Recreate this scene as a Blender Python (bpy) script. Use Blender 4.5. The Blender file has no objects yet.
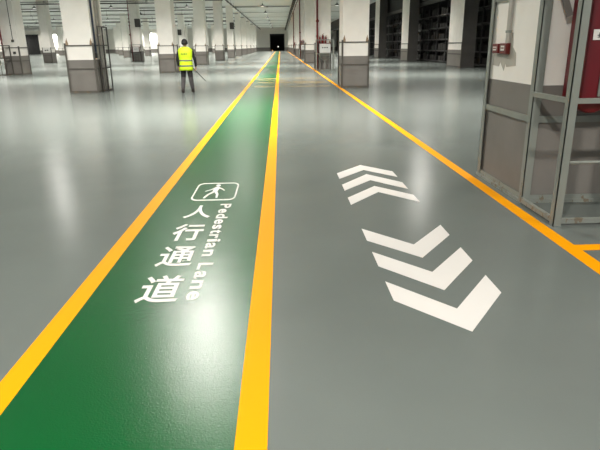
import bpy, bmesh, math, random
from mathutils import Vector, Matrix
random.seed(7)
scn = bpy.context.scene
COL = scn.collection
PI = math.pi

# ------------------------------------------------------------------ materials
def srgb(r, g, b):
    f = lambda c: (c/255)/12.92 if c/255 <= 0.04045 else (((c/255)+0.055)/1.055)**2.4
    return (f(r), f(g), f(b), 1)

class NT:
    def __init__(s, name):
        s.m = bpy.data.materials.new(name); s.m.use_nodes = True
        s.t = s.m.node_tree; s.b = s.t.nodes['Principled BSDF']
        s.tc = s.t.nodes.new('ShaderNodeTexCoord')
    def n(s, kind, **kw):
        q = s.t.nodes.new(kind)
        for k, v in kw.items(): setattr(q, k, v)
        return q
    def l(s, a, b): s.t.links.new(a, b)
    def noise(s, scale, detail=4, vec=None, stretch=None, rough=.5):
        q = s.n('ShaderNodeTexNoise'); q.inputs['Scale'].default_value = scale
        q.inputs['Detail'].default_value = detail; q.inputs['Roughness'].default_value = rough
        src = vec or s.tc.outputs['Object']
        if stretch:
            mp = s.n('ShaderNodeMapping'); mp.inputs['Scale'].default_value = stretch
            s.l(src, mp.inputs['Vector']); src = mp.outputs['Vector']
        s.l(src, q.inputs['Vector']); return q.outputs['Fac']
    def ramp(s, fac, stops):
        q = s.n('ShaderNodeValToRGB'); e = q.color_ramp.elements
        while len(e) < len(stops): e.new(0.5)
        for i, (p, c) in enumerate(stops): e[i].position = p; e[i].color = c
        s.l(fac, q.inputs['Fac']); return q.outputs['Color']
    def mix(s, fac, a, b):
        q = s.n('ShaderNodeMix', data_type='RGBA')
        if isinstance(fac, float): q.inputs[0].default_value = fac
        else: s.l(fac, q.inputs[0])
        for i, v in ((6, a), (7, b)):
            if isinstance(v, tuple): q.inputs[i].default_value = v
            else: s.l(v, q.inputs[i])
        return q.outputs[2]
    def math(s, op, a, b=None, c=None):
        q = s.n('ShaderNodeMath', operation=op)
        for i, v in enumerate((a, b, c)):
            if v is None: continue
            if isinstance(v, (int, float)): q.inputs[i].default_value = v
            else: s.l(v, q.inputs[i])
        return q.outputs[0]
    def bump(s, h, strength=.2, dist=.01):
        q = s.n('ShaderNodeBump'); q.inputs['Strength'].default_value = strength; q.inputs['Distance'].default_value = dist
        s.l(h, q.inputs['Height']); s.l(q.outputs['Normal'], s.b.inputs['Normal'])
    def col(s, c):
        if isinstance(c, tuple): s.b.inputs['Base Color'].default_value = c
        else: s.l(c, s.b.inputs['Base Color'])
    def rough(s, r):
        if isinstance(r, float): s.b.inputs['Roughness'].default_value = r
        else: s.l(r, s.b.inputs['Roughness'])

def simple(name, c, rough=.5, metal=0., var=.12, scale=3., bump=0., spec=.5):
    t = NT(name)
    d = tuple(x*(1-var) for x in c[:3])+(1,); u = tuple(min(1, x*(1+var)) for x in c[:3])+(1,)
    t.col(t.ramp(t.noise(scale), [(.3, d), (.7, u)])); t.rough(rough)
    t.b.inputs['Metallic'].default_value = metal
    t.b.inputs['Specular IOR Level'].default_value = spec
    if bump: t.bump(t.noise(scale*20), bump, .005)
    return t.m

def wear(t, base):
    """faded yellow scuffs left across the lanes where an older crossing line was ground off"""
    g = t.n('ShaderNodeNewGeometry'); sp = t.n('ShaderNodeSeparateXYZ'); t.l(g.outputs['Position'], sp.inputs[0])
    y = sp.outputs['Y']; x = sp.outputs['X']
    tot = None
    for yc, w, sl in ((27.6, .3, .0), (24.6, .3, .05), (22.1, .22, .0), (23.3, .14, -.5), (25.9, .16, .7)):
        d = t.math('ABSOLUTE', t.math('SUBTRACT', t.math('ADD', y, t.math('MULTIPLY', x, sl)), yc))
        b = t.math('LESS_THAN', d, w)
        tot = b if tot is None else t.math('MAXIMUM', tot, b)
    inx = t.math('LESS_THAN', t.math('ABSOLUTE', t.math('ADD', x, -.2)), 1.75)
    n = t.noise(3., 5, g.outputs['Position'], (1, .6, 1), .7)
    nm = t.math('MULTIPLY', t.math('GREATER_THAN', n, .45), .7)
    m = t.math('MULTIPLY', t.math('MULTIPLY', tot, inx), nm)
    return t.mix(m, base, (.50, .33, .10, 1))

def epoxy(name, c, r0=.26, r1=.36, var=.06, scuff=True, peel=.1, spec=.5):
    t = NT(name)
    g = t.n('ShaderNodeNewGeometry'); P = g.outputs['Position']
    d = tuple(x*(1-var) for x in c[:3])+(1,); u = tuple(min(1, x*(1+var)) for x in c[:3])+(1,)
    base = t.ramp(t.noise(.7, 6, P), [(.35, d), (.65, u)])
    if scuff: base = wear(t, base)
    t.col(base)
    t.rough(r0)
    t.b.inputs['Specular IOR Level'].default_value = spec
    v = t.n('ShaderNodeTexNoise'); v.inputs['Scale'].default_value = 110; v.inputs['Detail'].default_value = 2
    t.l(P, v.inputs['Vector'])
    t.bump(v.outputs['Fac'], peel, .004)
    return t.m

M = {}
M['floor'] = epoxy('floor_grey_epoxy', (.142, .160, .150, 1), .22, .36, peel=.11, spec=.24)
M['green'] = epoxy('lane_green_epoxy', (.0004, .082, .017, 1), .262, .33, .05, peel=.25, spec=.2)
M['yellow'] = epoxy('line_yellow', (.9, .35, .0, 1), .6, .5, .02, scuff=False, spec=.06)
M['whitepaint'] = epoxy('marking_white', (.73, .70, .675, 1), .5, .5, .02, scuff=False, spec=.2)
M['concrete'] = simple('pillar_white_paint', (.86, .83, .775, 1), .65, 0, .04, 2., .25, .3)
M['wall'] = simple('wall_offwhite', (.82, .80, .74, 1), .8, 0, .04, .5)
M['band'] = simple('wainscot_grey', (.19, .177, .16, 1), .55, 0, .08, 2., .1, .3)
M['dark_panel'] = simple('dark_grey_paint', (.055, .051, .047, 1), .6, 0, .1, 2.)
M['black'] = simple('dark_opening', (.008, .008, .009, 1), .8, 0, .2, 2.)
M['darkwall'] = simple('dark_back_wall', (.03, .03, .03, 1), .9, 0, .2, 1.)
M['ceiling_beam'] = simple('ceiling_beam_paint', (.66, .67, .65, 1), .7, 0, .05, 1.)
M['darkpipe'] = simple('dark_pipe', (.06, .055, .05, 1), .5, .2, .2, 3.)
M['redpipe'] = simple('red_pipe_paint', (.16, .008, .010, 1), .35, 0, .15, 4.)
M['redbox'] = simple('red_cabinet_enamel', (.13, .001, .006, 1), .4, 0, .1, 4.)
M['darkred'] = simple('call_point_red', (.13, .008, .007, 1), .4, 0, .1, 8.)
M['whitebox'] = simple('white_enamel', (.62, .62, .60, 1), .4, 0, .05, 3.)
M['label'] = simple('white_label', (.75, .74, .70, 1), .5, 0, .03, 3.)
M['ink'] = simple('dark_ink', (.03, .03, .03, 1), .6, 0, .1, 3.)
M['conduit'] = simple('conduit_grey', (.42, .40, .36, 1), .5, 0, .08, 5.)
M['bluecable'] = simple('blue_grey_cable', (.045, .06, .09, 1), .5, 0, .1, 5.)
M['patch'] = simple('patch_grey', (.42, .40, .35, 1), .8, 0, .06, 9.)
M['brass'] = simple('extinguisher_brass', (.35, .2, .08, 1), .4, .6, .1, 5.)
M['rackblue'] = simple('rack_steel', (.015, .015, .016, 1), .5, .2, .1, 3.)  # rack and carton colours set near black to hold the unlit bays' shade
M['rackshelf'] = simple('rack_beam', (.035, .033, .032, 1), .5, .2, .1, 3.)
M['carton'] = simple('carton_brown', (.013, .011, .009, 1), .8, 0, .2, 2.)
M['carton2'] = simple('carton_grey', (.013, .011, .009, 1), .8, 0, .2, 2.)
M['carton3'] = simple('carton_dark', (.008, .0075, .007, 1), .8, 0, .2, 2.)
M['lampbody'] = simple('lamp_housing', (.05, .05, .05, 1), .4, .5, .1, 5.)
M['hivis'] = simple('hi_vis_yellow', (.56, .80, .01, 1), .6, 0, .06, 9.)
M['reflective'] = simple('reflective_tape', (.16, .17, .15, 1), .4, .2, .05, 9.)
M['jacket'] = simple('black_jacket', (.007, .007, .009, 1), .85, 0, .2, 12.)
M['trouser'] = simple('dark_trousers', (.014, .013, .014, 1), .85, 0, .2, 12.)
M['calf'] = simple('grey_lower_trousers', (.06, .055, .055, 1), .85, 0, .15, 12.)
M['boot'] = simple('brown_boot', (.035, .025, .022, 1), .6, 0, .2, 12.)
M['skin'] = simple('skin', (.42, .24, .16, 1), .55, 0, .06, 12.)
M['hair'] = simple('black_hair', (.01, .009, .009, 1), .7, 0, .2, 30.)
M['stick'] = simple('dark_stick', (.03, .03, .032, 1), .4, .3, .1, 12.)

def steel(name, c, rust):
    t = NT(name)
    n = t.noise(7., 6, None, (1, 1, .5), .7)
    a = tuple(x*.85 for x in c[:3])+(1,)
    base = t.ramp(t.noise(2.5), [(.3, a), (.7, c)])
    sp = t.n('ShaderNodeSeparateXYZ'); g = t.n('ShaderNodeNewGeometry'); t.l(g.outputs['Position'], sp.inputs[0])
    low = t.math('MULTIPLY', t.math('SUBTRACT', .55, t.math('MINIMUM', sp.outputs['Z'], .55)), .35)
    m = t.math('MULTIPLY', t.math('GREATER_THAN', t.math('ADD', n, low), rust), .75)
    t.col(t.mix(m, base, (.17, .115, .065, 1))); t.rough(.5)
    t.b.inputs['Metallic'].default_value = .25
    return t.m
M['steel'] = steel('galvanised_angle_steel', (.27, .29, .26, 1), .735)
M['steelfar'] = steel('dull_angle_steel', (.115, .105, .09, 1), .70)

def burn():
    t = NT('rust_burn')
    n = t.noise(14., 4)
    t.col(t.ramp(n, [(.3, (.16, .09, .045, 1)), (.7, (.5, .38, .25, 1))])); t.rough(.8)
    return t.m
M['burn'] = burn()

def ceilmat():
    t = NT('ceiling_deck')
    g = t.n('ShaderNodeNewGeometry')
    w = t.n('ShaderNodeTexWave'); w.inputs['Scale'].default_value = .6; w.bands_direction = 'Y'
    t.l(g.outputs['Position'], w.inputs['Vector'])
    t.col(t.ramp(t.noise(.4, 3, g.outputs['Position']), [(.3, (.84, .85, .82, 1)), (.7, (.88, .89, .86, 1))]))
    t.rough(.8); t.bump(w.outputs['Fac'], .35, .05)
    return t.m
M['ceiling'] = ceilmat()

def emis(name, c, s):
    t = NT(name); t.col((.9, .9, .9, 1))
    t.b.inputs['Emission Color'].default_value = c; t.b.inputs['Emission Strength'].default_value = s
    return t.m
M['lens'] = emis('lamp_lens', (1, .97, .9, 1), 1.5)
M['farlamp'] = emis('far_corridor_lamp', (1, .9, .8, 1), 1.2)
M['faramber'] = emis('far_amber_lamp', (1, .4, .05, 1), .5)

# ------------------------------------------------------------------ mesh helpers
def bx(bm, x0, x1, y0, y1, z0, z1, mi=0):
    v = [bm.verts.new((x, y, z)) for z in (z0, z1) for y in (y0, y1) for x in (x0, x1)]
    for f in ((0, 2, 3, 1), (4, 5, 7, 6), (0, 1, 5, 4), (2, 6, 7, 3), (0, 4, 6, 2), (1, 3, 7, 5)):
        q = bm.faces.new([v[i] for i in f]); q.material_index = mi

def rod(bm, a, b, r, n=10, r2=None, mi=0, cap=True):
    a = Vector(a); b = Vector(b); d = (b-a).normalized(); r2 = r if r2 is None else r2
    u = d.orthogonal().normalized(); w = d.cross(u)
    A = [bm.verts.new(a+(u*math.cos(t)+w*math.sin(t))*r) for t in [2*PI*i/n for i in range(n)]]
    B = [bm.verts.new(b+(u*math.cos(t)+w*math.sin(t))*r2) for t in [2*PI*i/n for i in range(n)]]
    for i in range(n):
        f = bm.faces.new((A[i], A[(i+1) % n], B[(i+1) % n], B[i])); f.smooth = True; f.material_index = mi
    if cap:
        bm.faces.new(A[::-1]).material_index = mi; bm.faces.new(B).material_index = mi

def barp(bm, a, b, w, t):
    """flat bar from a to b: w wide in z-ish direction, t thick"""
    a = Vector(a); b = Vector(b); d = (b-a).normalized()
    up = Vector((0, 0, 1)) if abs(d.z) < .9 else Vector((1, 0, 0))
    s = d.cross(up).normalized(); up = s.cross(d).normalized()
    v = []
    for p in (a, b):
        for i, j in ((-1, -1), (1, -1), (1, 1), (-1, 1)): v.append(bm.verts.new(p+s*i*t/2+up*j*w/2))
    for f in ((0, 3, 2, 1), (4, 5, 6, 7), (0, 1, 5, 4), (1, 2, 6, 5), (2, 3, 7, 6), (3, 0, 4, 7)): bm.faces.new([v[i] for i in f])

def prism(bm, pts, z0, z1, mi=0):
    A = [bm.verts.new((x, y, z0)) for x, y in pts]; B = [bm.verts.new((x, y, z1)) for x, y in pts]
    n = len(pts)
    for i in range(n): bm.faces.new((A[i], A[(i+1) % n], B[(i+1) % n], B[i]))
    bm.faces.new(B); bm.faces.new(A[::-1])

def lathe(bm, prof, n=16, c=(0, 0, 0), axis='z', mi=0):
    rings = []
    for r, h in prof:
        ring = []
        for i in range(n):
            t = 2*PI*i/n; p = (r*math.cos(t), r*math.sin(t), h)
            if axis == 'y': p = (p[0], p[2], p[1])
            if axis == 'x': p = (p[2], p[0], p[1])
            ring.append(bm.verts.new((p[0]+c[0], p[1]+c[1], p[2]+c[2])))
        rings.append(ring)
    for a, b in zip(rings, rings[1:]):
        for i in range(n):
            f = bm.faces.new((a[i], a[(i+1) % n], b[(i+1) % n], b[i])); f.smooth = True; f.material_index = mi
    bm.faces.new(rings[0][::-1]); bm.faces.new(rings[-1])

def obj(name, bm, mats, parent=None, bevel=0, loc=None):
    bmesh.ops.recalc_face_normals(bm, faces=bm.faces[:])
    me = bpy.data.meshes.new(name); bm.to_mesh(me); bm.free()
    for m in (mats if isinstance(mats, (list, tuple)) else [mats]): me.materials.append(m)
    o = bpy.data.objects.new(name, me); COL.objects.link(o)
    if parent: o.parent = parent
    if loc: o.location = loc
    if bevel:
        b = o.modifiers.new('bevel', 'BEVEL'); b.width = bevel; b.segments = 2; b.limit_method = 'ANGLE'
    return o
def B(): return bmesh.new()
def tag(o, label=None, cat=None, group=None, kind=None):
    if label: o['label'] = label
    if cat: o['category'] = cat
    if group: o['group'] = group
    if kind: o['kind'] = kind
    return o
def thing(name, label, cat, loc=(0, 0, 0), rotz=0, group=None):
    o = bpy.data.objects.new(name, None); COL.objects.link(o); o.empty_display_size = .2
    o.location = loc; o.rotation_euler = (0, 0, rotz); return tag(o, label, cat, group)
def dup(root, loc, label, rotz=0, group=None):
    r = root.copy(); COL.objects.link(r); r.location = loc; r.rotation_euler = (0, 0, rotz); r['label'] = label
    if group: r['group'] = group
    for ch in list(root.children):
        c = ch.copy(); COL.objects.link(c); c.parent = r
        for g in ch.children:
            d = g.copy(); COL.objects.link(d); d.parent = c
    return r
def box1(name, dims, mat, parent=None, bevel=0):
    b = B(); bx(b, *dims); return obj(name, b, mat, parent, bevel)
def struct(name, bm, m):
    return tag(obj(name, bm, m), kind='structure')

# ------------------------------------------------------------------ setting
ZC = 7.0; YB = 185.0
b = B(); bx(b, -130, 22, -22, 196, -.3, 0); struct('floor', b, M['floor'])
b = B(); bx(b, -130, 22, -22, YB+.4, ZC, ZC+.3)
struct('ceiling', b, M['ceiling'])
b = B()
for k in range(-1, 12): bx(b, -130, 12.9, 21.3+15.8*k, 21.7+15.8*k, ZC-.09, ZC+.02)
struct('trim_1', b, M['ceiling_beam'])
# back wall with two openings
DX0, DX1, DZ = -3.05, 1.35, 5.05
EX0, EX1, EZ = -80.2, -75.5, 5.7
b = B()
bx(b, -130, EX0, YB, YB+.3, 0, ZC); bx(b, EX1, DX0, YB, YB+.3, 0, ZC); bx(b, DX1, 22, YB, YB+.3, 0, ZC)
bx(b, EX0, EX1, YB, YB+.3, EZ, ZC); bx(b, DX0, DX1, YB, YB+.3, DZ, ZC)
struct('wall_back', b, M['wall'])
b = B(); bx(b, -130, EX0, YB-.03, YB, 0, 1.12); bx(b, EX1, DX0, YB-.03, YB, 0, 1.12); bx(b, DX1, 22, YB-.03, YB, 0, 1.12)
struct('baseboard_back', b, M['band'])
b = B(); bx(b, -130.3, -130, -22, YB+.3, 0, ZC); struct('wall_left', b, M['wall'])
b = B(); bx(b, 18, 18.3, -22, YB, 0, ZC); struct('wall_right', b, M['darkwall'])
b = B(); bx(b, 12.95, 13.25, 12, YB-.1, 5.05, ZC); struct('wall_light_block', b, M['darkwall'])  # dark panel above the rack lintel, added to block lamp light
b = B(); bx(b, 12.85, 13.05, 12, 140, 4.75, 5.05); struct('trim_3', b, M['dark_panel'])
# dark corridor behind the far opening
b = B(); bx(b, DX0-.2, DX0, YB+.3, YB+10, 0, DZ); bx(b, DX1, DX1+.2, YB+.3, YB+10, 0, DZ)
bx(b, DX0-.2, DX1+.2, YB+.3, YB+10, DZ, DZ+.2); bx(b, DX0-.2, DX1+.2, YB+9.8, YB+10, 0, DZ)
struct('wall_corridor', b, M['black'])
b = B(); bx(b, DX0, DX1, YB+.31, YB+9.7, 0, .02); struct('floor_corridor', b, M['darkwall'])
t = tag(thing('door_1', None, None, (0, YB, 0)), kind='structure')
b = B(); bx(b, DX0-.12, DX0, -.06, .32, 0, DZ+.12); bx(b, DX1, DX1+.12, -.06, .32, 0, DZ+.12); bx(b, DX0, DX1, -.06, .32, DZ, DZ+.12)
obj('door_frame', b, M['dark_panel'], t)
b = B(); bx(b, DX0, DX1, -.02, .12, DZ-.55, DZ); obj('rolled_shutter', b, M['darkwall'], t)
t = tag(thing('door_2', None, None, (0, YB, 0)), kind='structure')
b = B()
for k in range(5): bx(b, EX0+.05+k*.93, EX0+.9+k*.93, .05, .15, .02, EZ)
obj('door_panel', b, M['darkwall'], t)
box1('door_frame', (EX0-.1, EX1+.1, -.05, .04, EZ, EZ+.15), M['dark_panel'], t)
box1('door_backing', (EX0, EX1, .18, .3, 0, EZ), M['black'], t)
tag(box1('corridor_lamp', (-.75, -.45, YB+6, YB+6.1, 1.15, 1.45), M['farlamp']), 'small white lamp glowing inside the dark doorway at the far end of the lane', 'lamp')
tag(box1('warning_lamp', (-2.6, -2.35, YB+2, YB+2.1, .0, .35), M['faramber']), 'small amber lamp on the floor inside the far dark doorway', 'lamp')

# ------------------------------------------------------------------ floor markings
def mark(name, polys, z0, z1, mat, label, cat, group=None, parent=None):
    b = B()
    for p in polys: prism(b, p, z0, z1)
    o = obj(name, b, mat, parent)
    if label: tag(o, label, cat, group)
    return o
def rect(x0, x1, y0, y1): return [(x0, y0), (x1, y0), (x1, y1), (x0, y1)]
YF = 176
mark('painted_lane', [rect(-1.24, -.215, -2, YF)], 0, .001, M['green'], 'green painted pedestrian lane running from the camera to the far doorway', 'painted lane')
mark('painted_line', [rect(-1.36, -1.24, -2, YF)], 0, .0025, M['yellow'], 'yellow painted line along the left edge of the green lane', 'floor line')
mark('painted_line', [rect(-.215, -.085, -2, YF)], 0, .0025, M['yellow'], 'yellow painted line along the right edge of the green lane', 'floor line')
mark('painted_line', [rect(2.13, 2.25, -2, YF)], 0, .0025, M['yellow'], 'yellow painted line running along the feet of the right pillar row', 'floor line')
mark('painted_line', [rect(2.25, 6.2, 3.84, 3.96)], 0, .0025, M['yellow'], 'short yellow line branching off to the right in front of the nearest pillar', 'floor line')
X0, X1, X2 = .665, 1.017, 1.362
near = [(3.355, 2.935, 3.42, 3.14, 2.66, 3.07), (3.91, 3.495, 3.965, 3.69, 3.20, 3.625), (4.47, 4.05, 4.53, 4.26, 3.77, 4.17)]
nl = ['largest white chevron pointing towards the camera, nearest one on the grey lane', 'middle white chevron of the three pointing towards the camera', 'farthest and smallest white chevron of the three pointing towards the camera']
for q, l in zip(near, nl):
    mark('painted_chevron', [[(X0, q[0]), (X0, q[5]), (X1, q[4]), (X2, q[3]), (X2, q[2]), (X1, q[1])]], 0, .0025, M['whitepaint'], l, 'floor arrow', 'white chevrons on the grey driving lane')
far = [(5.49, 5.96, 5.55, 5.27, 5.70, 5.22), (6.05, 6.56, 6.11, 5.80, 6.245, 5.785), (6.64, 7.10, 6.685, 6.385, 6.80, 6.34)]
fl = ['nearest white chevron of the three pointing away towards the far wall', 'middle white chevron of the three pointing away towards the far wall', 'topmost thin white chevron pointing away, farthest up the grey lane']
for q, l in zip(far, fl):
    mark('painted_chevron', [[(X0, q[0]), (X0, q[5]), (X1, q[4]), (X2, q[3]), (X2, q[2]), (X1, q[1])]], 0, .0025, M['whitepaint'], l, 'floor arrow', 'white chevrons on the grey driving lane')

def text_polys(s, bold):
    cu = bpy.data.curves.new('txt', 'FONT'); cu.body = s; cu.size = 1; cu.offset = bold; cu.resolution_u = 6; cu.fill_mode = 'FRONT'
    o = bpy.data.objects.new('txt', cu); COL.objects.link(o)
    dg = bpy.context.evaluated_depsgraph_get(); dg.update()
    me = bpy.data.meshes.new_from_object(o.evaluated_get(dg))
    bpy.data.objects.remove(o)
    return me
def glyph(name, s, box, rot, bold, parent=None, label=None, cat=None, group=None):
    """one painted glyph, scaled into box (x0,x1,y0,y1) on the floor"""
    me = text_polys(s, bold)
    b = B(); b.from_mesh(me)
    if rot: bmesh.ops.rotate(b, verts=b.verts, matrix=Matrix.Rotation(rot, 3, 'Z'))
    xs = [v.co.x for v in b.verts]; ys = [v.co.y for v in b.verts]
    x0, x1, y0, y1 = min(xs), max(xs), min(ys), max(ys)
    for v in b.verts:
        v.co.x = box[0]+(v.co.x-x0)/(x1-x0)*(box[1]-box[0]); v.co.y = box[2]+(v.co.y-y0)/(y1-y0)*(box[3]-box[2]); v.co.z = .003
    bmesh.ops.remove_doubles(b, verts=b.verts, dist=1e-6)
    for f in b.faces:
        f.normal_update()
        if f.normal.z < 0: f.normal_flip()
    me2 = bpy.data.meshes.new(name); b.to_mesh(me2); b.free(); me2.materials.append(M['whitepaint'])
    o = bpy.data.objects.new(name, me2); COL.objects.link(o); o.parent = parent
    if label: tag(o, label, cat, group)
    return o
g = 'Chinese characters painted on the green lane'
glyph('painted_character', '人', (-.94, -.685, 4.89, 5.31), 0, .022, None, 'white painted character 人, topmost of the four on the green lane', 'floor lettering', g)
glyph('painted_character', '行', (-.945, -.69, 4.265, 4.71), 0, .022, None, 'white painted character 行, second of the four on the green lane', 'floor lettering', g)
glyph('painted_character', '通', (-.945, -.68, 3.71, 4.13), 0, .016, None, 'white painted character 通, third of the four on the green lane', 'floor lettering', g)
glyph('painted_character', '道', (-.945, -.675, 3.12, 3.55), 0, .016, None, 'white painted character 道, lowest and largest looking on the green lane', 'floor lettering', g)
# Pedestrian Lane, rotated clockwise, read from far to near
txt = 'Pedestrian Lane'
let = thing('painted_lettering', 'white words Pedestrian Lane painted sideways along the green lane', 'floor lettering', (0, 0, 0))
cap = .109; xh = .080; bx0 = -.628
# relative advance widths and vertical extents per letter
adv = dict(P=.64, e=.58, d=.62, s=.52, t=.42, r=.44, i=.29, a=.57, n=.61, L=.56); adv[' '] = .36
tot = sum(adv[c] for c in txt); L0, L1 = 5.36, 3.13; k = (L0-L1)/tot
ypos = L0
for c in txt:
    w = adv[c]*k
    if c != ' ':
        hgt = {'P': cap, 'L': cap, 'd': cap*1.02, 't': cap*.9, 'i': cap*1.0}.get(c, xh)
        glyph('letter', c, (bx0, bx0+hgt, ypos-w*.90, ypos-w*.08), -PI/2, .028, let)
    ypos -= w
# pedestrian pictogram in a rounded frame
pic = thing('painted_pictogram', 'white walking figure in a rounded rectangle painted above the characters', 'floor sign', (0, 0, 0))
def rrect(x0, x1, y0, y1, rx, ry, n=6):
    p = []
    for cx, cy, a0 in ((x1-rx, y1-ry, 0), (x0+rx, y1-ry, PI/2), (x0+rx, y0+ry, PI), (x1-rx, y0+ry, 3*PI/2)):
        for i in range(n+1):
            a = a0+PI/2*i/n; p.append((cx+rx*math.cos(a), cy+ry*math.sin(a)))
    return p
o_ = rrect(-.965, -.50, 5.49, 6.255, .075, .13); i_ = rrect(-.949, -.516, 5.53, 6.215, .063, .105)
b = B(); n = len(o_)
vs = [[b.verts.new((x, y, z)) for x, y in pp] for z in (.0012, .003) for pp in (o_, i_)]
for i in range(n):
    j = (i+1) % n
    b.faces.new((vs[2][i], vs[2][j], vs[3][j], vs[3][i])); b.faces.new((vs[0][i], vs[1][i], vs[1][j], vs[0][j]))
    b.faces.new((vs[0][i], vs[0][j], vs[2][j], vs[2][i])); b.faces.new((vs[1][i], vs[3][i], vs[3][j], vs[1][j]))
obj('sign_border', b, M['whitepaint'], pic)
def capsule(a, c, w0, w1, sy=1.6, n=6):
    """limb polygon in floor coords, y stretched"""
    ax, ay = a[0], a[1]/sy; cx, cy = c[0], c[1]/sy; an = math.atan2(cy-ay, cx-ax); p = []
    for i in range(n+1):
        t = an+PI/2+PI*i/n; p.append((ax+w0*math.cos(t), (ay+w0*math.sin(t))*sy))
    for i in range(n+1):
        t = an-PI/2+PI*i/n; p.append((cx+w1*math.cos(t), (cy+w1*math.sin(t))*sy))
    return p
b = B()
hd = [(-.733+.027*math.cos(t), 6.13+.048*math.sin(t)) for t in [2*PI*i/16 for i in range(16)]]
for kk, p in enumerate([hd, capsule((-.735, 6.02), (-.745, 5.86), .030, .026), capsule((-.75, 5.86), (-.80, 5.74), .017, .013), capsule((-.80, 5.74), (-.83, 5.60), .013, .011),
          capsule((-.735, 5.86), (-.705, 5.74), .017, .013), capsule((-.705, 5.74), (-.70, 5.61), .013, .011), capsule((-.745, 6.03), (-.80, 5.93), .012, .010), capsule((-.80, 5.93), (-.845, 5.875), .010, .008),
          capsule((-.72, 6.03), (-.675, 5.97), .012, .010), capsule((-.675, 5.97), (-.645, 5.90), .010, .008)]):
    prism(b, p, .0012, .003+kk*.00002)
obj('walking_figure', b, M['whitepaint'], pic)

# ------------------------------------------------------------------ pillars
PW, PD = .95, 1.22
def angle_iron(bm, x, y, sx, sy, z0, z1, w=.075, t=.008):
    """L profile with its corner at x,y and legs running in sx,sy"""
    bx(bm, min(x, x+sx*w), max(x, x+sx*w), min(y, y+sy*t), max(y, y+sy*t), z0, z1)
    bx(bm, min(x, x+sx*t), max(x, x+sx*t), min(y, y+sy*w), max(y, y+sy*w), z0, z1)
def make_pillar(label, loc, gh=1.68, rails=(1.60, .82, .045), w=.075, rw=.05, st='steel', burns=True, mid=False, group=None):
    t = thing('concrete_pillar', label, 'pillar', loc, 0, group)
    hx, hy = PW/2, PD/2
    box1('shaft', (-hx, hx, -hy, hy, 0, ZC), M['concrete'], t, .012)
    box1('base_band', (-hx-.004, hx+.004, -hy-.004, hy+.004, .001, 1.12), M['band'], t)
    gx, gy = hx+.035, hy+.035
    for sx in (-1, 1):
        for sy in (-1, 1):
            b = B(); angle_iron(b, sx*gx, sy*gy, -sx, -sy, 0, gh, w); obj('guard_post', b, M[st], t)
    for z in rails:
        b = B(); h = rw/2
        bx(b, -gx+.008, gx-.008, -gy+.008, -gy+.02, z-h, z+h); bx(b, -gx+.008, gx-.008, gy-.02, gy-.008, z-h, z+h)
        bx(b, -gx+.008, -gx+.02, -gy+.02, gy-.02, z-h, z+h); bx(b, gx-.02, gx-.008, -gy+.02, gy-.02, z-h, z+h)
        if z == rails[-1]:
            bx(b, -gx-.01, gx+.01, -gy-.012, -gy+.03, 0, .03); bx(b, -gx-.012, -gx+.03, -gy, gy, 0, .03)
        obj('guard_rail', b, M[st], t)
    if burns:
        b = B()
        for sx in (-1, 1):
            for fy in (-1,):
                x = sx*(hx-.06); zz = gh-.08
                pts = [(-.05, 0), (.05, 0), (.045, .1), (.025, .16), (.01, .26), (-.01, .19), (-.025, .17), (-.04, .08)]
                A = [b.verts.new((x+px, fy*(hy+.003), zz+pz)) for px, pz in pts]; C = [b.verts.new((x+px, fy*(hy-.004), zz+pz)) for px, pz in pts]
                b.faces.new(A)
                for i in range(8): b.faces.new((A[i], A[(i+1) % 8], C[(i+1) % 8], C[i]))
        tag(obj('burn_stain', b, M['burn'], t), 'brown weld scorch above the guard posts')
    return t
YR = lambda k: 5.2+15.8*k+PD/2      # right row centres
YL = lambda k: 4.65+15.8*k+PD/2     # left rows
ords = ['first', 'second', 'third', 'fourth', 'fifth', 'sixth', 'seventh', 'eighth', 'ninth', 'tenth', 'eleventh', 'twelfth']
near_p = make_pillar('nearest white pillar with grey base and steel guard frame, large at the right edge', (2.85, YR(0), 0), 2.0, (1.955, .81, .045), .08, .06, 'steel', False)
# irregular grey patch on the near pillar's lane side
b = B()
def sidepoly(b, pts, x, th=.003):
    A = [b.verts.new((x-th, y, z)) for y, z in pts]; C = [b.verts.new((x+.002, y, z)) for y, z in pts]; n = len(pts)
    b.faces.new(A)
    for i in range(n): b.faces.new((A[i], A[(i+1) % n], C[(i+1) % n], C[i]))
px = -PW/2; yo = -YR(0)
sidepoly(b, [(6.33+yo, 1.385), (6.35+yo, 1.27), (6.17+yo, 1.26), (6.14+yo, 1.31), (6.02+yo, 1.22), (5.99+yo, 1.30), (5.96+yo, 1.26), (5.72+yo, 1.28), (5.74+yo, 1.40), (5.83+yo, 1.46), (5.86+yo, 1.60), (5.92+yo, 1.60), (5.95+yo, 1.385)], px)
tag(obj('grey_patch', b, M['patch'], near_p), 'grey patch under the red call points')
pr = make_pillar('white pillar standing beside the yellow line, second in the right row', (2.745, YR(1), 0), st='steelfar', w=.06, rw=.04)
std = make_pillar('white pillar guarded by a welded pipe cage and cables, nearest in the left row', (-6.99, YL(1), 0), st='steelfar', w=.06, rw=.04)
RN = 'white pillar with grey base, {} from the camera in the row right of the green lane'
LN = 'white pillar with grey base, {} from the camera in the first row left of the green lane'
for k in range(2, 11): dup(std, (2.745, YR(k), 0), RN.format(ords[k]))
for k in range(2, 11): dup(std, (-7.08, YL(k), 0), LN.format(ords[k-1]) if k > 2 else 'white pillar right behind the person in the yellow vest')
rn = ['', 'second', 'third', 'fourth', 'fifth', 'sixth', 'seventh', 'eighth', 'ninth']
far_p = make_pillar('white pillar at the left edge of the picture with small dark boxes on it', (-16.55, YL(2), 0), st='steelfar', burns=False)
def vis(x, y):
    return -.56 < x/y and y < 182
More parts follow.
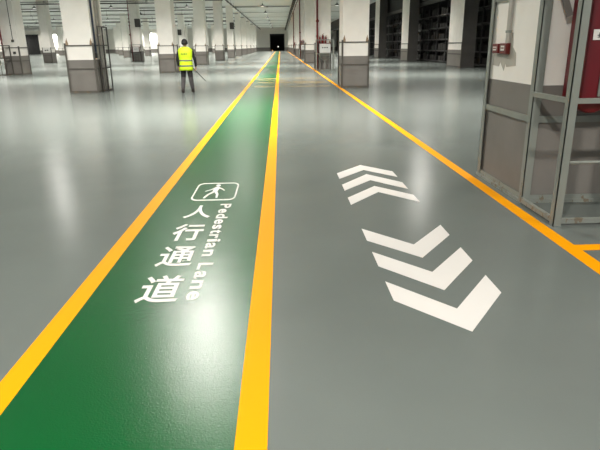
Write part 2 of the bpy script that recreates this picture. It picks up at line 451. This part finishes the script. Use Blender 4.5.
for r in range(1, 9):
    x = -7.08-9.55*r
    for k in range(2, 11):
        if (r == 1 and k == 2) or not vis(x, YL(k)): continue
        pxl = 280+585*x/YL(k)
        if r > 1 and (22 < pxl < 44 or 151 < pxl < 158): continue
        l = 'distant white pillar in the {} row left of the lane, {} from the near end'.format(rn[r], ords[k-1])
        if r == 2 and k == 4: l = 'white pillar carrying a small white sign at the left of the picture'
        if r == 1 and k == 4: l = 'white pillar with red riser pipe and white hose cabinet, left of the person'
        dup(far_p, (x-(.75 if r == 2 and k == 4 else 0), YL(k), 0), l)

# pillars on the rack side
def side_pillar(k, label):
    t = thing('concrete_pillar', label, 'pillar', (11.75, 5.6+15.8*k, 0))
    box1('shaft', (0, .86, 0, 3.0, 0, ZC), M['concrete'], t, .01)
    box1('dark_facing', (-.0, .88, -.06, -.001, 0, ZC), M['dark_panel'], t)
    box1('base_band', (-.006, .3, .001, 3.002, .001, 1.12), M['band'], t)
    for z in (1.55, .85, .045):
        b = B(); bx(b, -.03, -.015, -.09, 3.03, z-.03, z+.03); bx(b, -.015, .90, -.09, -.075, z-.03, z+.03)
        obj('guard_rail', b, M['dark_panel'], t)
    b = B(); angle_iron(b, -.032, -.092, 1, 1, 0, 1.6, .05); obj('guard_post', b, M['steelfar'], t)
    b = B(); angle_iron(b, -.032, 3.05, 1, -1, 0, 1.6, .05); obj('guard_post', b, M['steelfar'], t)
    return t
for k, l in ((2, 'white and dark grey pillar in front of the racks, nearest to the big right pillar'), (3, 'white and dark grey pillar between two dark rack bays, second from the right'), (4, 'narrow looking white and dark pillar before the racks, just right of the guarded pillar'), (5, 'far white and dark pillar of the rack side, mostly behind the guarded pillar'), (6, 'farthest white and dark pillar on the rack side')):
    side_pillar(k, l)

# ------------------------------------------------------------------ fire equipment at every second pillar
def riser(x, y, label, r=.045, zt=ZC-.02, name='fire_riser'):
    t = thing(name, label, 'fire pipe', (x, y, 0))
    b = B(); rod(b, (0, 0, .0), (0, 0, zt), r, 14); obj('pipe', b, M['redpipe'], t)
    for z in (1.0, 2.05):
        b = B(); rod(b, (0, 0, z-.05), (0, 0, z+.05), r*1.35, 14); obj('coupling', b, M['redpipe'], t)
    b = B(); rod(b, (0, 0, 2.95), (0, -.16, 2.95), r*.7, 10); lathe(b, [(.03, 0), (.1, .01), (.1, .03), (.03, .04)], 14, (0, -.2, 2.95), 'y')
    obj('valve', b, M['darkred'], t)
    return t
def hose_station(x, y, loc_words):
    """white front hose cabinet on a braced stand, extinguishers on top, in its own guard frame"""
    t = thing('hose_cabinet', 'white fronted fire hose cabinet ' + loc_words, 'fire cabinet', (x, y, 0))
    box1('cabinet_body', (0, .74, -.26, -.02, 1.05, 1.64), M['redbox'], t, .01)
    box1('cabinet_door', (.02, .72, -.275, -.26, 1.06, 1.60), M['whitebox'], t, .004)
    for q in range(3): box1('letter', (.18+q*.14, .27+q*.14, -.279, -.274, 1.34, 1.40), M['ink'], t)
    for sx in (0.03, .69):
        b = B(); barp(b, (sx, -.14, 0), (sx, -.14, 1.05), .04, .04); obj('stand_leg', b, M['steel'], t)
    b = B(); barp(b, (.03, -.14, .8), (.36, -.14, .55), .03, .03); barp(b, (.69, -.14, .8), (.36, -.14, .55), .03, .03); barp(b, (.36, -.14, .55), (.36, -.14, .0), .03, .03); barp(b, (0, -.14, .86), (.72, -.14, .86), .04, .03)
    obj('stand_brace', b, M['steel'], t)
    return t
def extinguisher(x, y, z, label, s=1.0):
    t = thing('fire_extinguisher', label, 'fire extinguisher', (x, y, z))
    b = B(); lathe(b, [(.055*s, 0), (.06*s, .02*s), (.06*s, .33*s), (.045*s, .38*s), (.018*s, .41*s)], 14); obj('cylinder', b, M['redpipe'], t)
    b = B(); rod(b, (0, 0, .41*s), (0, 0, .46*s), .02*s, 8); barp(b, (-.01, 0, .46*s), (.09*s, 0, .49*s), .02*s, .02*s); obj('valve_head', b, M['brass'], t)
    b = B(); rod(b, (.02, 0, .43*s), (.075*s, 0, .38*s), .012*s, 6); rod(b, (.075*s, 0, .38*s), (.078*s, 0, .14*s), .012*s, 6); obj('hose', b, M['ink'], t)
    return t
def cage(x0, x1, y0, y1, h, label, nfront=0, rails=(1.0,), st='steel', w=.05):
    t = thing('guard_cage', label, 'guard frame', (x0, y0, 0))
    W = x1-x0; D = y1-y0
    for q in ((0, 0), (W, 0), (0, D), (W, D)):
        b = B(); bx(b, q[0]-w/2, q[0]+w/2, q[1]-w/2, q[1]+w/2, 0, h); obj('post', b, M[st], t)
    for z in (h-.03,)+tuple(rails)+(.03,):
        b = B()
        bx(b, w/2, W-w/2, -.02, .02, z-.025, z+.025)
        bx(b, -.02, .02, w/2, D-w/2, z-.025, z+.025); bx(b, W-.02, W+.02, w/2, D-w/2, z-.025, z+.025)
        obj('rail', b, M[st], t)
    for i in range(nfront):
        xx = W*(i+1)/(nfront+1); b = B(); bx(b, xx-.015, xx+.015, -.015, .015, .055, h-.055); obj('bar', b, M[st], t)
    return t
for k, wd in ((2, 'third'), (4, 'fifth'), (6, 'seventh')):
    yf = YR(k)-PD/2
    riser(2.36, yf-.14, 'red fire riser pipe against the {} pillar of the right row'.format(wd), .06)
    hose_station(2.46, yf-.1, 'against the {} pillar of the right row'.format(wd))
    for q, nm in ((0, 'left'), (1, 'middle'), (2, 'right')):
        extinguisher(2.50+q*.19, yf-.24, 1.64, 'red extinguisher standing {} on the hose cabinet at the {} right pillar'.format(nm, wd), .95 if q != 1 else 1.15)
    cage(2.285, 3.36, yf-.62, yf-.07, 1.86, 'steel cage around the hose cabinet at the {} right pillar'.format(wd))
# left side stations
yf = YL(4)-PD/2
riser(-17.15, yf-.14, 'red fire riser pipe on the pillar left of the person')
hose_station(-17.0, yf-.1, 'in a dark frame on the pillar left of the person')
cage(-17.2, -16.0, yf-.62, yf-.07, 1.86, 'guard cage at the distant pillar left of the person', st='darkpipe')
yf = YL(2)-PD/2
riser(-16.98, yf-.14, 'red fire riser pipe at the left edge of the picture')
cage(-17.5, -16.6, yf-.9, yf-.07, 1.75, 'rusty guard cage at the far left edge of the picture', 2, st='steelfar')
for z, yy, l in ((2.0, -.03, 'small dark junction box above the rail on the leftmost pillar'), (1.3, -.03, 'small dark switch box below the rail on the leftmost pillar')):
    t = thing('junction_box', l, 'electrical box', (-16.35, yf, z))
    box1('box_body', (-.07, .07, -.09, -.001, -.07, .07), M['ink'], t, .01)
    box1('box_cover', (-.06, .06, -.10, -.09, -.06, .06), M['darkpipe'], t)
t = thing('wall_conduit', 'thin grey conduit running up the leftmost pillar', 'conduit', (-16.35, yf-.02, 2.07))
b = B(); rod(b, (0, 0, 0), (-.02, 0, 4.9), .018, 8); obj('tube', b, M['darkpipe'], t)
for z in (.8, 2.2):
    box1('clip', (-.04, .03, -.025, .02, z, z+.03), M['steelfar'], t)
# small white sign on the far left pillar
t = thing('notice_board', 'small white notice with dark marks low on the far left pillar', 'sign', (-26.93, YL(4)-PD/2-.037, 1.36))
box1('panel', (-.42, .42, -.02, .0, -.25, .25), M['label'], t, .004)
b = B(); bx(b, -.22, -.05, -.024, -.019, -.07, .05); bx(b, .0, .2, -.024, -.019, -.05, .07); obj('notice_marks', b, M['ink'], t)

# ------------------------------------------------------------------ near pillar: frame, riser, cabinet, call points
t = thing('guard_cage', 'welded grey steel guard frame in front of the nearest pillar', 'guard frame', (2.30, 4.42, 0))
W, D, H = 1.25, .74, 2.3
for q in ((0, 0, 1, 1), (W, 0, -1, 1)):
    b = B(); angle_iron(b, q[0], q[1], q[2], q[3], 0, H, .07, .008); obj('post', b, M['steel'], t)
for z, f in ((H-.03, 1), (1.05, 1), (.04, 1)):
    b = B(); bx(b, .071, W-.071, .009, .05, z-.02, z+.02); bx(b, .009, .05, .071, D, z-.02, z+.02); bx(b, W-.05, W-.009, .071, D, z-.02, z+.02)
    obj('rail', b, M['steel'], t)
b = B(); rod(b, (.06, .03, .50), (.06, .03, .545), .014, 8); rod(b, (.06, .03, .545), (W-.05, .03, .555), .014, 8); obj('pipe_rail', b, M['steel'], t)
b = B(); barp(b, (.05, .69, 2.2), (.26, .69, 1.72), .06, .01); obj('diagonal_shadow_bar', b, M['band'], t)  # bar modelled in place of the diagonal shadow on the pillar front
t = thing('hose_cabinet', 'dark red fire hose cabinet with white door on the nearest pillar', 'fire cabinet', (2.60, 5.155, 0))
box1('cabinet_body', (0, .80, -.34, 0, 1.0, 2.15), M['redbox'], t, .012)
box1('cabinet_door', (.17, .76, -.352, -.34, 1.05, 1.50), M['whitebox'], t, .004)
box1('door_trim', (.14, .17, -.356, -.34, 1.05, 1.50), M['steel'], t)
box1('label_plate', (.03, .50, -.348, -.34, 1.515, 1.60), M['label'], t, .002)
for q in range(6):
    x = .065+q*.065
    b = B()
    bx(b, x, x+.03, -.351, -.347, 1.55, 1.556); bx(b, x+.012, x+.018, -.351, -.347, 1.535, 1.575); bx(b, x+.003, x+.027, -.351, -.347, 1.535, 1.54)
    obj('letter', b, M['ink'], t)
b = B(); lathe(b, [(.02, -.02), (.13, -.02), (.15, 0), (.15, .1), (.13, .12), (.02, .12)], 32, (.17, -.22, 1.04), 'y'); obj('hose_reel', b, M['redpipe'], t)

# call points with conduit
t = thing('fire_call_point', 'red call point box nearest the conduit on the near pillar', 'call point', (2.375, 5.99, 1.445))
box1('box_body', (-.05, -.001, -.095, .085, -.055, .055), M['darkred'], t, .006)
box1('box_label', (-.052, -.049, -.05, .045, -.02, .03), M['label'], t)
box1('box_text', (-.0535, -.0515, -.04, .035, .0, .012), M['darkred'], t)
t = thing('fire_call_point', 'smaller red sounder box left of the call point on the near pillar', 'call point', (2.375, 6.21, 1.445))
box1('box_body', (-.045, -.001, -.08, .08, -.05, .05), M['darkred'], t, .006)
box1('box_label', (-.047, -.044, -.04, .06, -.02, .02), M['label'], t)
box1('box_text', (-.0485, -.0465, -.03, .05, -.004, .008), M['darkred'], t)
t = thing('wall_conduit', 'pale conduit coming down to the red call points on the near pillar', 'conduit', (2.36, 5.955, 1.5))
b = B(); bx(b, -.012, .014, -.05, .03, .0, 5.4); obj('tube', b, M['conduit'], t)
for z in (.1, .9):
    box1('clip', (-.016, .014, -.06, .04, z, z+.025), M['steel'], t)

# left near pillar: cables, pipes and the tall cage on its lane side
xl = -6.99+PW/2
t = thing('cable_bundle', 'dark blue cable running down the lane side of the nearest left pillar', 'cable', (xl+.03, YL(1)-.5, .02))
b = B(); rod(b, (.02, 0, 1.2), (.02, 0, 6.9), .035, 8); obj('cable', b, M['bluecable'], t)
box1('switch_box', (-.02, .05, -.06, .06, 1.15, 1.32), M['ink'], t, .005)
for dy, r, m, l in ((.0, .04, 'conduit', 'beige vertical pipe nearest the camera on the first left pillar'), (.25, .04, 'conduit', 'beige vertical pipe in the middle of the first left pillar side'), (.5, .045, 'concrete', 'white vertical pipe at the back of the first left pillar side')):
    t = thing('drain_pipe', l, 'pipe', (xl+.085, YL(1)+dy-.15, 0))
    b = B(); rod(b, (0, 0, 0), (0, 0, 6.95), r, 12); obj('pipe', b, M[m], t)
    b = B(); rod(b, (0, 0, 1.9), (0, 0, 1.98), r*1.25, 12); obj('coupling', b, M[m], t)
t = thing('guard_cage', 'tall dark guard cage on the lane side of the nearest left pillar', 'guard frame', (xl, YL(1), 0))
for x, y in ((.16, -.42), (.16, .1), (.16, .66), (.0, .66)):
    b = B(); bx(b, x-.02, x+.02, y-.02, y+.02, 0, 2.25); obj('post', b, M['darkpipe'], t)
for z in (2.23, 1.6, .82, .03):
    b = B(); bx(b, .145, .175, -.4, .08, z-.02, z+.02); bx(b, .145, .175, .12, .64, z-.02, z+.02); bx(b, .02, .14, .645, .675, z-.02, z+.02)
    obj('rail', b, M['darkpipe'], t)

# ------------------------------------------------------------------ ceiling services
def pipe_run(name, a, b_, r, mat, label, cat='pipe', clips=0, clen=.12):
    a = Vector(a); b_ = Vector(b_); t = thing(name, label, cat, a)
    d = b_-a; b = B(); rod(b, (0, 0, 0), d, r, 8); obj('pipe', b, mat, t)
    if clips:
        b = B(); u = d.normalized()*clen; rod(b, -u, u, r*1.5, 8); rod(b, (0, 0, 0), (0, 0, ZC-a.z-.01), .015, 4)
        h0 = obj('hanger', b, M['darkpipe'], t)
        for i in range(clips):
            p = d*((i+.5)/clips)
            hh = h0 if i == 0 else h0.copy()
            if i: COL.objects.link(hh); hh.parent = t
            hh.location = p
    return t
pipe_run('sprinkler_main', (-6.05, 12, 6.55), (-6.05, YB-.5, 6.55), .075, M['darkpipe'], 'long dark ceiling pipe along the inner side of the left pillar row', 'pipe', 40)
pipe_run('sprinkler_main', (1.72, 12, 6.35), (1.72, YB-.5, 6.35), .13, M['darkpipe'], 'long dark ceiling pipe with couplings along the right pillar row', 'pipe', 56, .25)
pipe_run('sprinkler_main', (1.98, 12, 6.1), (1.98, YB-.5, 6.1), .05, M['redpipe'], 'thin red sprinkler pipe along the right pillar row', 'pipe', 30)
def tray(x0, x1, y, z, w, label):
    t = thing('cable_tray', label, 'cable tray', (x0, y, z))
    L = x1-x0
    b = B(); bx(b, 0, L, 0, w, 0, .012); bx(b, 0, L, 0, .012, .012, .1); bx(b, 0, L, w-.012, w, .012, .1); obj('tray', b, M['darkpipe'], t)
    b = B()
    for yy in (-.012, w): bx(b, 0, .024, yy, yy+.012, -.01, ZC-z-.01)
    bx(b, 0, .024, -.012, w+.012, -.02, -.001)
    h0 = obj('hanger', b, M['darkpipe'], t)
    for q in range(int(L/5)):
        hh = h0 if q == 0 else h0.copy()
        if q: COL.objects.link(hh); hh.parent = t
        hh.location = (1.4+q*5, 0, 0)
    b = B(); bx(b, .1, L-.1, .06, w-.06, .013, .06); obj('cables', b, M['ink'], t)
j = 0
pos = ['beyond the second', 'beyond the third', 'beyond the fourth', 'beyond the sixth']
for y, z, w in ((46, 5.9, .45), (61, 5.8, .45), (78, 6.1, .5), (110, 6.1, .5)):
    tray(-60, -7.8, y, z, w, 'dark cable tray crossing the left bays under the ceiling, ' + pos[j] + ' left pillar'); j += 1
j = 0
for y, z, x1 in ((33, 6.4, -6.2), (42.6, 6.1, -6.2), (50, 6.45, -6.2), (58.3, 6.1, -6.2), (66, 6.4, -6.2), (84.0, 6.8, 1.5), (89, 6.2, -6.2), (103, 6.3, -6.2), (118, 6.3, -6.2), (140, 6.5, -6.2)):
    pipe_run('sprinkler_branch', (-62, y, z), (x1, y, z), .045, M['darkpipe'], ('thin dark pipe crossing the whole aisle under the ceiling' if x1 > 0 else 'thin dark sprinkler branch under the left ceiling, %s from the camera' % ords[j]), 'pipe', 10); j += 1
for x, y, z, l in ((-16.9, YL(6)-PD/2, 3.9, 'dark box hung on the pillar above the person'), (-6.75, YL(5)-PD/2, 4.3, 'small dark speaker on the left row pillar right of the person'),
                   (-25.7, YL(3)-PD/2, 4.6, 'dark speaker high on a pillar in the third left row'), (-16.2, YL(4)-PD/2, 4.2, 'dark speaker on the pillar with the red riser, left of the person')):
    t = thing('wall_speaker', l, 'speaker', (x, y, z))
    box1('speaker_body', (-.3, .3, -.36, -.06, -.45, .45), M['ink'], t, .03)
    box1('speaker_grille', (-.25, .25, -.375, -.36, -.4, .4), M['darkpipe'], t)
    box1('bracket', (-.05, .05, -.06, -.001, -.1, .1), M['steelfar'], t)

# ------------------------------------------------------------------ lamps
LX = [-2.15, -11.85, -21.5, -31.2, -40.9, -50.6, -60.3, 7.5]
def lamp_name(x): return {-2.15: 'above the main aisle', 7.5: 'above the right side aisle'}.get(x, 'above the %s bay to the left' % ords[LX.index(x)-1])
lm = thing('ceiling_lamp', 'round high bay lamp above the main aisle, first over the camera', 'ceiling lamp', (LX[0], -2.4, 6.42))
b = B(); lathe(b, [(.26, 0), (.27, .02), (.27, .09), (.12, .17), (.07, .2), (.07, .32)], 20); obj('housing', b, M['lampbody'], lm)
b = B(); lathe(b, [(.22, -.012), (.24, -.002)], 20); obj('lens', b, M['lens'], lm)
b = B(); rod(b, (0, 0, .32), (0, 0, .56), .012, 6); obj('hanger', b, M['steelfar'], lm)
ld = bpy.data.lights.new('high_bay', 'AREA'); ld.shape = 'DISK'; ld.size = .5; ld.spread = math.radians(143); ld.energy = 560; ld.color = (1, .96, .895)
lu = bpy.data.lights.new('high_bay_fill', 'AREA'); lu.shape = 'DISK'; lu.size = .5; lu.spread = math.radians(163); lu.energy = 150; lu.color = (1, .96, .895)  # second, wider downward light per lamp, added to brighten the pillars
def add_light(loc, e=None):
    d = ld
    if e:
        d = ld.copy(); d.energy = e
        if e > 400: d.spread = PI
    up = bpy.data.objects.new('high_bay_wide_fill', lu); COL.objects.link(up); up.location = (loc[0], loc[1], loc[2]-.03)  # added wide fill, facing down like the main light
    o = bpy.data.objects.new('high_bay_light', d); COL.objects.link(o); o.location = (loc[0], loc[1], loc[2]-.02)
first = True
for x in LX:
    for k in range(12):
        y = -2.4+15.8*k
        if y > 182: continue
        if x < -12 and not (-.62 < x/max(y, .1)): continue
        if x == -11.85 and y < -3: continue
        if first: first = False
        else: dup(lm, (x, y, 6.42), 'round high bay lamp %s, %s from the camera' % (lamp_name(x), ords[k]), 0)
        add_light((x, y, 6.42), 340 if k == 0 else (390 if x > 5 else None))

for x, l in ((-71.0, 'wall floodlight right of the distant dark door on the far left'), (-82.5, 'wall floodlight left of the distant dark door on the far left'), (-40.5, 'dark wall floodlight shining down the far wall left of the person')):
    t = thing('flood_lamp', l, 'wall lamp', (x, YB-1.2, 6.0))
    box1('housing', (-.6, .6, -.3, .3, 0, .22), M['lampbody'], t, .02)
    box1('lens', (-.5, .5, -.22, .22, -.012, -.001), M['lens'], t)
    box1('arm', (-.04, .04, .3, 1.2, .08, .14), M['lampbody'], t)
    add_light((x, YB-1.2, 5.97), 450)
# ------------------------------------------------------------------ racks and cartons behind the right pillars
def make_rack(label, y):
    t = thing('storage_rack', label, 'storage rack', (13.35, y, 0))
    for x in (0, 1.0):
        for yy in (.0, 2.62):
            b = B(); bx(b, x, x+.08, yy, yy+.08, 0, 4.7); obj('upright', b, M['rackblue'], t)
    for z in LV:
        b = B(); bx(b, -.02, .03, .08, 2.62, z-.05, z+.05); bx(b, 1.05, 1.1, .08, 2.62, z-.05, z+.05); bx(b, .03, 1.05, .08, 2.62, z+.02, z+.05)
        obj('shelf', b, M['rackshelf'], t)
    return t
LV = [.12, .95, 1.85, 2.75, 3.75]
NR = 22
rk0 = None
for i in range(NR):
    l = 'dark steel rack full of cartons on the right, bay %s from the near end' % (ords[i] if i < 12 else ['thirteenth', 'fourteenth', 'fifteenth', 'sixteenth', 'seventeenth', 'eighteenth', 'nineteenth', 'twentieth', 'twenty-first', 'twenty-second'][i-12])
    y = 30.0+2.75*i
    if rk0 is None: rk0 = make_rack(l, y)
    else: dup(rk0, (13.35, y, 0), l)
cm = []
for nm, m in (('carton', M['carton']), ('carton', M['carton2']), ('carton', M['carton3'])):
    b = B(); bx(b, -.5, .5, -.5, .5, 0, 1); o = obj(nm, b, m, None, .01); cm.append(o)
cnt = 0; used = [False]*3
levelw = ['lowest', 'second', 'third', 'fourth', 'top']
cw = {0: 'brown', 1: 'grey', 2: 'black'}
ONE = {}
for i in range(0, 15):
    for li, z in enumerate(LV):
        yy = 30.0+2.75*i+.12; q = 0
        end = yy+2.45
        while yy < end-.4 and cnt < 290:
            w = random.uniform(.45, .85); h = random.uniform(.3, .62); dpt = random.uniform(.6, .9)
            if yy+w > end: break
            if random.random() < .86:
                c = random.randrange(3)
                if used[c]: o = cm[c].copy(); COL.objects.link(o)
                else: o = cm[c]; used[c] = True
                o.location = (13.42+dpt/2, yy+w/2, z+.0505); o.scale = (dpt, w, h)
                size = 'tall' if h > .46 else 'low'
                tag(o, '%s %s carton, %s along the %s shelf of the %s rack bay' % (size, cw[c], ords[q], levelw[li], (ords+['thirteenth', 'fourteenth', 'fifteenth'])[i]), 'box', 'cartons stored on the dark racks'); cnt += 1; q += 1
            yy += w+random.uniform(.03, .15)

# ------------------------------------------------------------------ person in hi-vis vest, seen from behind
def skinned(name, chains, mat, parent, sub=2):
    """chains: list of (points, radii[, links]) grown as one skin surface"""
    me = bpy.data.meshes.new(name); vs = []; es = []; rs = []; roots = []
    idx = {}
    for ch in chains:
        pts, rad = ch
        prev = None
        for p, r in zip(pts, rad):
            key = tuple(round(c, 4) for c in p)
            if key in idx: cur = idx[key]
            else:
                cur = len(vs); idx[key] = cur; vs.append(p); rs.append(r)
                if prev is None: roots.append(cur)
            if prev is not None: es.append((prev, cur))
            prev = cur
    me.from_pydata(vs, es, [])
    o = bpy.data.objects.new(name, me); COL.objects.link(o)
    o.modifiers.new('skin', 'SKIN').use_smooth_shade = True
    for i, r in enumerate(rs):
        d = me.skin_vertices[0].data[i]; d.radius = r if isinstance(r, tuple) else (r, r); d.use_root = i in roots
    s = o.modifiers.new('sub', 'SUBSURF'); s.levels = sub; s.render_levels = sub
    dg = bpy.context.evaluated_depsgraph_get(); dg.update()
    m2 = bpy.data.meshes.new_from_object(o.evaluated_get(dg)); m2.name = name
    bpy.data.objects.remove(o); bpy.data.meshes.remove(me)
    m2.materials.clear(); m2.materials.append(mat)
    for p in m2.polygons: p.use_smooth = True
    q = bpy.data.objects.new(name, m2); COL.objects.link(q); q.parent = parent
    return q
per = thing('person', 'person in yellow reflective vest and dark clothes walking away with a stick', 'person', (-3.155, 19.35, 0), math.radians(6))
PEL = (0, 0, .93)
hipL, hipR = (-.09, 0, .88), (.09, 0, .88)
kneL, kneR = (-.125, .05, .50), (.125, .0, .50)
ankL, ankR = (-.155, -.10, .10), (.165, .10, .10)
toeL, toeR = (-.18, .05, .04), (.20, .25, .04)
shL, shR = (-.20, .0, 1.40), (.20, .0, 1.40)
elL, elR = (-.27, -.03, 1.12), (.30, -.02, 1.12)
wrL, wrR = (-.25, .06, .88), (.315, .07, .86)
haL, haR = (-.245, .09, .80), (.305, .11, .79)
def fingers(h, s, curl):
    out = []
    for i, (dx, ln) in enumerate(((-.028, .085), (-.009, .095), (.010, .09), (.028, .072))):
        a = (h[0]+.3*dx, h[1]+dx, h[2]+.0); m = (h[0]+.3*dx-s*.005, h[1]+dx+.004, h[2]-ln*.5); e = (h[0]+.3*dx-s*curl, h[1]+dx+.004, h[2]-ln*(.95 if curl < .03 else .62))
        out.append(([a, m, e], [.010, .009, .008]))
    out.append(([(h[0]-s*.005, h[1]+.02, h[2]+.035), (h[0]-s*.02, h[1]+.05, h[2]+.0), (h[0]-s*.03, h[1]+.055, h[2]-.03)], [.012, .010, .009]))
    return out
body = [([PEL, (0, 0, 1.1), (0, -.005, 1.28), (0, -.01, 1.42), (0, .0, 1.50), (0, .005, 1.56)], [(.14, .1), (.13, .09), (.15, .1), (.10, .07), .055, .055]),
        ([PEL, hipL, kneL, ankL, toeL], [.1, .085, .055, .036, .03]), ([PEL, hipR, kneR, ankR, toeR], [.1, .085, .055, .036, .03]),
        ([(0, -.01, 1.42), shL, elL, wrL, haL], [.1, .055, .04, .026, (.018, .036)]), ([(0, -.01, 1.42), shR, elR, wrR, haR], [.1, .055, .04, .026, (.018, .036)])]
# head: shaped ball joined in the same mesh
skb = skinned('body', body+fingers(haL, -1, .02)+fingers(haR, 1, .05), M['skin'], per)
bm = bmesh.new(); bm.from_mesh(skb.data)
r = bmesh.ops.create_uvsphere(bm, u_segments=28, v_segments=20, radius=1)
for v in r['verts']:
    x, y, z = v.co
    sx = .074*(1-.18*max(0, -z)); sy = .095*(1-.1*max(0, -z)); sz = .118
    X, Y, Z = x*sx, y*sy, z*sz
    if y > .85 and abs(x) < .3 and -.35 < z < .15: Y += .020*(1-abs(x)/.3)*(1-abs(z+.15)/.35)      # nose
    if y > .8 and .2 < abs(x) < .55 and .0 < z < .3: Y -= .008                                        # eye sockets
    if y > .8 and abs(x) < .35 and -.6 < z < -.45: Y += .004                                          # lips
    if abs(x) > .93 and -.3 < z < .25: X += math.copysign(.012, x)                                    # ears
    v.co = (X, Y+.012, Z+1.625)
for f in bm.faces: f.smooth = True
bm.to_mesh(skb.data); bm.free()
bm = bmesh.new()
for sx in (-.028, .028):
    q = bmesh.ops.create_uvsphere(bm, u_segments=8, v_segments=6, radius=.009, matrix=Matrix.Translation((sx, .092, 1.64)))
obj('eyes', bm, M['ink'], per)
# hair with cap
bm = bmesh.new(); r = bmesh.ops.create_uvsphere(bm, u_segments=28, v_segments=20, radius=1)
for v in r['verts']:
    x, y, z = v.co; v.co = (x*.098, y*.118+.002, z*.125+1.635)
bmesh.ops.delete(bm, geom=[v for v in bm.verts if v.co.z < 1.575+.75*max(0, v.co.y+.05)], context='VERTS')
for f in bm.faces: f.smooth = True
ho = obj('hair', bm, M['hair'], per); sd = ho.modifiers.new('s', 'SOLIDIFY'); sd.thickness = .008; sd.offset = 1
# jacket
skinned('jacket', [([(0, 0, .86), (0, 0, 1.05), (0, -.005, 1.25), (0, -.01, 1.41), (0, 0, 1.49)], [(.13, .12), (.13, .115), (.14, .12), (.11, .09), (.062, .062)]),
                   ([(0, -.01, 1.41), shL, elL, wrL], [.12, .07, .052, .04]), ([(0, -.01, 1.41), shR, elR, wrR], [.12, .07, .052, .04])], M['jacket'], per)
tr = skinned('trousers', [([PEL, hipL, kneL, (-.153, -.09, .13)], [(.12, .12), .11, .085, .068]), ([PEL, hipR, kneR, (.163, .09, .13)], [(.12, .12), .11, .085, .068])], M['trouser'], per)
tr.data.materials.append(M['calf'])
for p in tr.data.polygons:
    if p.center.z < .56: p.material_index = 1
for s, an, to, nm in ((-1, ankL, toeL, 'left'), (1, ankR, toeR, 'right')):
    skinned('boot', [([(an[0], an[1], .2), (an[0], an[1], .07), (an[0]+s*.005, an[1]+.09, .05), (to[0], to[1]+.01, .045)], [.056, .056, .05, .042])], M['boot'], per)
# vest
bm = bmesh.new()
secs = [(.76, .232, .162, 0), (.85, .222, .158, 0), (1.0, .212, .148, 0), (1.15, .212, .145, 0), (1.3, .232, .152, -.004), (1.40, .235, .142, -.006), (1.455, .20, .118, -.008), (1.49, .13, .098, -.006), (1.51, .085, .082, 0)]
rings = []
N = 36
for z, rx, ry, dy in secs:
    ring = []
    for i in range(N):
        t_ = 2*PI*i/N; c, s = math.cos(t_), math.sin(t_)
        e = .8; x = math.copysign(abs(c)**e, c)*rx; y = math.copysign(abs(s)**e, s)*ry+dy
        ring.append(bm.verts.new((x*(1+.02*math.sin(3*t_+z*20)), y, z)))
    rings.append(ring)
for a, c_ in zip(rings, rings[1:]):
    for i in range(N):
        f = bm.faces.new((a[i], a[(i+1) % N], c_[(i+1) % N], c_[i])); f.smooth = True
ve = obj('vest', bm, M['hivis'], per); sd = ve.modifiers.new('s', 'SOLIDIFY'); sd.thickness = .006; sd.offset = 1
for z0, z1 in ((.885, .93), (1.055, 1.10)):
    bm = bmesh.new(); rings = []
    for z, off in ((z0, 0), (z0, .009), (z1, .009), (z1, 0)):
        ring = []
        f_ = (z-.85)/.15 if z < 1.0 else 1
        rx = .222+(.212-.222)*min(1, f_)+off+.008; ry = .158+(.148-.158)*min(1, f_)+off+.008
        if z > 1.0: rx = .212+off+.004; ry = .148-(z-1.0)*.02+off+.004
        for i in range(N):
            t_ = 2*PI*i/N; c, s = math.cos(t_), math.sin(t_)
            x = math.copysign(abs(c)**.8, c)*rx; y = math.copysign(abs(s)**.8, s)*ry
            ring.append(bm.verts.new((x*(1+.02*math.sin(3*t_+z*20)), y, z)))
        rings.append(ring)
    for a, c_ in zip(rings, rings[1:]):
        for i in range(N): bm.faces.new((a[i], a[(i+1) % N], c_[(i+1) % N], c_[i]))
    st = obj('reflective_band', bm, M['reflective'], ve)
b = B()
for i in range(4):
    x = -.135+i*.052
    bx(b, x, x+.036, -.166, -.158, 1.30, 1.308); bx(b, x, x+.036, -.166, -.158, 1.27, 1.277); bx(b, x+.014, x+.021, -.166, -.158, 1.262, 1.318); bx(b, x, x+.007, -.166, -.158, 1.262, 1.30)
obj('back_lettering', b, M['ink'], ve)
# stick held in the right hand
h = per.matrix_basis @ Vector((haR[0]-.012, haR[1]+.004, haR[2]-.045))
t = thing('walking_stick', 'thin dark stick held in the right hand of the person', 'stick', h)
b = B(); rod(b, (-.06, .02, .055), (.34, -.16, -.34), .016, 8, .013); obj('shaft', b, M['stick'], t)
b = B(); rod(b, (-.075, .027, .07), (-.03, .007, .025), .016, 8); obj('grip', b, M['ink'], t)

# ------------------------------------------------------------------ world, camera
w = bpy.data.worlds.new('world'); scn.world = w; w.use_nodes = True
w.node_tree.nodes['Background'].inputs['Color'].default_value = (.9, .95, 1, 1)
w.node_tree.nodes['Background'].inputs['Strength'].default_value = .35
cam = bpy.data.cameras.new('camera'); co = bpy.data.objects.new('camera', cam); COL.objects.link(co)
cam.sensor_width = 36; cam.lens = 36*552/600; cam.clip_end = 400
R = Matrix(((0.99933013, 0.02239159, -0.02894657), (-0.03444464, 0.30827952, -0.95067203), (-0.01236342, 0.95103226, 0.30884428)))
co.matrix_world = Matrix.Translation((0, 0, 1.5)) @ R.to_4x4()
scn.camera = co
scn.view_settings.view_transform = 'Standard'; scn.view_settings.look = 'None'
scn.view_settings.exposure = 0.87; scn.view_settings.gamma = 1; scn.view_settings.use_curve_mapping = False
